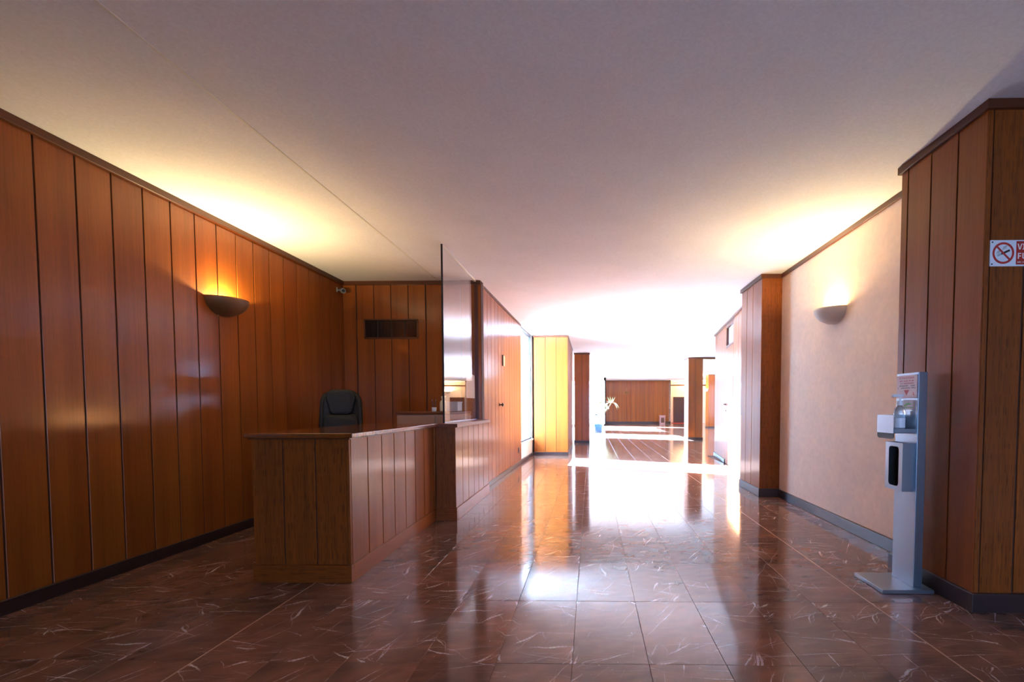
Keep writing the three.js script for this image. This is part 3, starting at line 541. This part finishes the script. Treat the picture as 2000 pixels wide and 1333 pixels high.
// ---------------------------------------------------------------- hand sanitiser stand
{
  const g = group('sanitizer_stand', 2.03, 0, 3.07); tag(g, 'brushed steel hand sanitizer stand beside the dark plank pillar', 'stand');
  // local: x towards the pillar, z towards the viewer
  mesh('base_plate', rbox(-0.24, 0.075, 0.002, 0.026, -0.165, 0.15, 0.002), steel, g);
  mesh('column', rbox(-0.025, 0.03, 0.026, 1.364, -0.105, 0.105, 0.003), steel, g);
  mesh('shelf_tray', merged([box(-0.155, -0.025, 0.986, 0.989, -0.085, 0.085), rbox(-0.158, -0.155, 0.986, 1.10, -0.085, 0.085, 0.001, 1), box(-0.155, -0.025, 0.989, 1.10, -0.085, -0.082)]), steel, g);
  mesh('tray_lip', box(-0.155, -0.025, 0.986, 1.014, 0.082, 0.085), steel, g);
  const dr = new THREE.Shape(); dr.moveTo(-0.085, 0); dr.lineTo(0.085, 0); dr.lineTo(0.085, -0.012); dr.quadraticCurveTo(0.085, -0.035, 0.06, -0.035); dr.lineTo(-0.06, -0.035); dr.quadraticCurveTo(-0.085, -0.035, -0.085, -0.012);
  const dm = mesh('drip_guard', new THREE.ExtrudeGeometry(dr, { depth: 0.003, bevelEnabled: false }), black, g); dm.rotation.y = -Math.PI / 2; dm.position.set(-0.152, 0.986, 0);
  const bx = new THREE.Shape(); bx.moveTo(-0.085, -0.15); bx.lineTo(0.085, -0.15); bx.lineTo(0.085, 0.15); bx.lineTo(-0.085, 0.15); bx.lineTo(-0.085, -0.15);
  const h = new THREE.Path(), r = 0.025, hw = 0.05, hh = 0.125; h.moveTo(-hw + r, -hh); h.lineTo(hw - r, -hh); h.quadraticCurveTo(hw, -hh, hw, -hh + r); h.lineTo(hw, hh - r); h.quadraticCurveTo(hw, hh, hw - r, hh); h.lineTo(-hw + r, hh); h.quadraticCurveTo(-hw, hh, -hw, hh - r); h.lineTo(-hw, -hh + r); h.quadraticCurveTo(-hw, -hh, -hw + r, -hh); bx.holes.push(h);
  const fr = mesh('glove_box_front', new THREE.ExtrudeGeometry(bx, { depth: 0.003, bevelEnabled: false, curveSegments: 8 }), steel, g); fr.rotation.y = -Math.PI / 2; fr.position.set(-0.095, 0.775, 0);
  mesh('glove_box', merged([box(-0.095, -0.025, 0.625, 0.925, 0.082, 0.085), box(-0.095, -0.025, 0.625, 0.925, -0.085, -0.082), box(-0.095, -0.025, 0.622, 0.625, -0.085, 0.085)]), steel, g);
  mesh('box_lining', box(-0.03, -0.0255, 0.63, 0.92, -0.08, 0.08), metalDark, g);
  const tex = canvasTex(512, 560, (c) => {
    c.fillStyle = '#d9bcc4'; c.fillRect(0, 0, 512, 560); c.textAlign = 'center'; c.fillStyle = '#a8263a'; c.font = 'bold 62px sans-serif'; c.fillText('ATTENZIONE', 256, 84);
    const row = (y, x0, x1, col, h) => { c.fillStyle = col; let x = x0; while (x < x1) { const w = 8 + ((x * 7 + y * 3) % 13); if ((x * 5 + y) % 7 > 0) c.fillRect(x, y - ((x + y) % 5), w, h); x += w + 6; } };
    row(120, 80, 430, '#a8304a', 34); row(180, 76, 430, '#9c2c4c', 34); row(240, 50, 462, '#43304c', 34); row(298, 40, 480, '#3c3450', 30);
    c.fillStyle = '#b3202e'; c.beginPath(); c.moveTo(190, 360); c.lineTo(330, 360); c.lineTo(260, 500); c.fill(); c.fillRect(420, 420, 22, 66); c.fillRect(420, 470, 46, 20); row(470, 20, 90, '#8f6a80', 8); row(500, 20, 90, '#8f6a80', 8);
  });
  const sg = mesh('instruction_card', rbox(-0.029, -0.0255, 1.205, 1.350, -0.098, 0.098, 0.001, 1), new THREE.MeshStandardMaterial({ color: srgb(212, 186, 194), roughness: 0.4 }), g);
  const pg = new THREE.PlaneGeometry(0.194, 0.143); const pr = mesh('card_print', pg, new THREE.MeshStandardMaterial({ map: tex, roughness: 0.4 }), sg); pr.rotation.y = -Math.PI / 2; pr.position.set(-0.0296, 1.2775, 0);
  const lt = canvasTex(256, 128, (c) => { c.fillStyle = '#b9b6b8'; c.fillRect(0, 0, 256, 128); c.fillStyle = '#5f9a55'; c.beginPath(); c.moveTo(20, 86); c.quadraticCurveTo(90, 10, 200, 66); c.quadraticCurveTo(110, 60, 60, 92); c.fill(); c.fillRect(24, 96, 180, 12); });
  const lg = mesh('green_logo', new THREE.PlaneGeometry(0.12, 0.06), new THREE.MeshStandardMaterial({ map: lt, roughness: 0.4 }), g); lg.rotation.y = -Math.PI / 2; lg.position.set(-0.0256, 1.165, 0.02);
  const b = group('sanitizer_bottle', 1.955, 0.990, 3.06); tag(b, 'clear sanitizer pump bottle with white pump on the steel stand', 'bottle');
  const clear = new THREE.MeshPhysicalMaterial({ color: srgb(232, 238, 242), roughness: 0.12, transmission: 0.75, thickness: 0.03, ior: 1.36 });
  const whiteP = new THREE.MeshPhysicalMaterial({ color: srgb(236, 240, 246), roughness: 0.3 });
  mesh('bottle_body', new THREE.LatheGeometry([[0.001, 0], [0.029, 0], [0.032, 0.006], [0.032, 0.125], [0.028, 0.15], [0.013, 0.165], [0.013, 0.175], [0.001, 0.175]].map((p) => new THREE.Vector2(...p)), 28), clear, b);
  mesh('pump_collar', new THREE.CylinderGeometry(0.018, 0.018, 0.03, 20).translate(0, 0.185, 0), whiteP, b);
  mesh('pump_head', merged([new THREE.CylinderGeometry(0.006, 0.006, 0.03, 10).translate(0, 0.21, 0), rbox(-0.05, 0.018, 0.222, 0.24, -0.012, 0.012, 0.005)]), whiteP, b);
  mesh('label', new THREE.CylinderGeometry(0.0325, 0.0325, 0.06, 28, 1, true).translate(0, 0.06, 0), whiteP, b);
}
// ---------------------------------------------------------------- far objects
{
  const g = group('potted_plant', 0.36, 0, 22.6); tag(g, 'potted yucca with drooping leaves in a blue pot', 'plant');
  mesh('pot', new THREE.LatheGeometry([[0.001, 0], [0.16, 0], [0.2, 0.27], [0.215, 0.27], [0.215, 0.3], [0.195, 0.3], [0.19, 0.26], [0.001, 0.26]].map((p) => new THREE.Vector2(...p)), 28), new THREE.MeshStandardMaterial({ color: srgb(92, 134, 176), roughness: 0.5 }), g);
  mesh('soil', new THREE.CylinderGeometry(0.19, 0.19, 0.02, 20).translate(0, 0.265, 0), groove, g);
  const bark = new THREE.MeshStandardMaterial({ color: srgb(150, 140, 116), roughness: 0.9 });
  const stem = (pts, r) => new THREE.TubeGeometry(new THREE.CatmullRomCurve3(pts.map((p) => new THREE.Vector3(...p))), 14, r, 8);
  mesh('trunk', stem([[0, 0.2, 0], [0.08, 0.5, 0], [0.26, 0.82, 0], [0.5, 1.15, 0], [0.58, 1.28, 0]], 0.028), bark, g); mesh('trunk', stem([[-0.03, 0.2, 0.02], [-0.02, 0.6, 0.02], [0.1, 1.0, 0.05], [0.12, 1.22, 0.05]], 0.026), bark, g);
  const lm = [srgb(164, 178, 124), srgb(142, 160, 106)].map((c) => new THREE.MeshStandardMaterial({ color: c, roughness: 0.55, side: THREE.DoubleSide }));
  const leafGeo = (L, droop) => { const pos = [], idx = []; const N = 7; for (let i = 0; i <= N; i++) { const s = i / N, w = 0.032 * Math.sin(Math.PI * Math.min(1, 0.15 + s * 0.85)) + 0.001, x = L * (s - 0.2 * droop * s * s), y = L * (0.55 * s - droop * s * s); pos.push(x, y, -w, x, y - 0.006, 0, x, y, w); if (i < N) { const b = i * 3; idx.push(b, b + 3, b + 1, b + 1, b + 3, b + 4, b + 1, b + 4, b + 2, b + 2, b + 4, b + 5); } } const q = new THREE.BufferGeometry(); q.setAttribute('position', new THREE.Float32BufferAttribute(pos, 3)); q.setIndex(idx); q.computeVertexNormals(); return q; };
  const lv = [leafGeo(0.5, 1.0), leafGeo(0.46, 1.25), leafGeo(0.4, 0.3), leafGeo(0.34, -0.4)];
  for (const [x, y, z] of [[0.58, 1.28, 0], [0.12, 1.22, 0.05]]) for (let k = 0; k < 17; k++) { const l = mesh('leaf', lv[k % 4], lm[k % 2], g); l.position.set(x, y, z); l.rotation.y = k * 2.4; l.rotation.z = 0; }
}
{
  const g = group('waste_bin', 4.5, 0, 30.2); tag(g, 'small pinkish stone bin against the far plank wall', 'bin');
  const m = new THREE.MeshStandardMaterial({ color: srgb(176, 132, 126), roughness: 0.5 });
  mesh('body', rbox(-0.17, 0.17, 0, 0.5, -0.17, 0.17, 0.03, 3), m, g); mesh('rim', rbox(-0.19, 0.19, 0.5, 0.56, -0.19, 0.19, 0.015), m, g); mesh('opening', box(-0.13, 0.13, 0.555, 0.562, -0.13, 0.13), black, g); mesh('front_panel', rbox(-0.1, 0.1, 0.1, 0.42, 0.168, 0.176, 0.004), woodDark, g);
}
{
  const g = group('wall_ornament', 2.31, 2.0, 30.97); tag(g, 'small brass oval ornament hanging on the far plank wall', 'ornament');
  const ring = mesh('ring', new THREE.TorusGeometry(0.14, 0.03, 10, 28), brass, g); ring.scale.set(1, 0.55, 1); ring.position.z = 0.03;
  mesh('hanger', rbox(-0.012, 0.012, 0.07, 0.3, 0, 0.02, 0.004), brass, g); mesh('boss', new THREE.SphereGeometry(0.05, 14, 10).scale(1, 0.7, 0.5).translate(0, 0, 0.03), brass, g);
}
scene.traverse((o) => { if (o.isMesh) o.castShadow = o.receiveShadow = true; });
renderer.render(scene, camera);
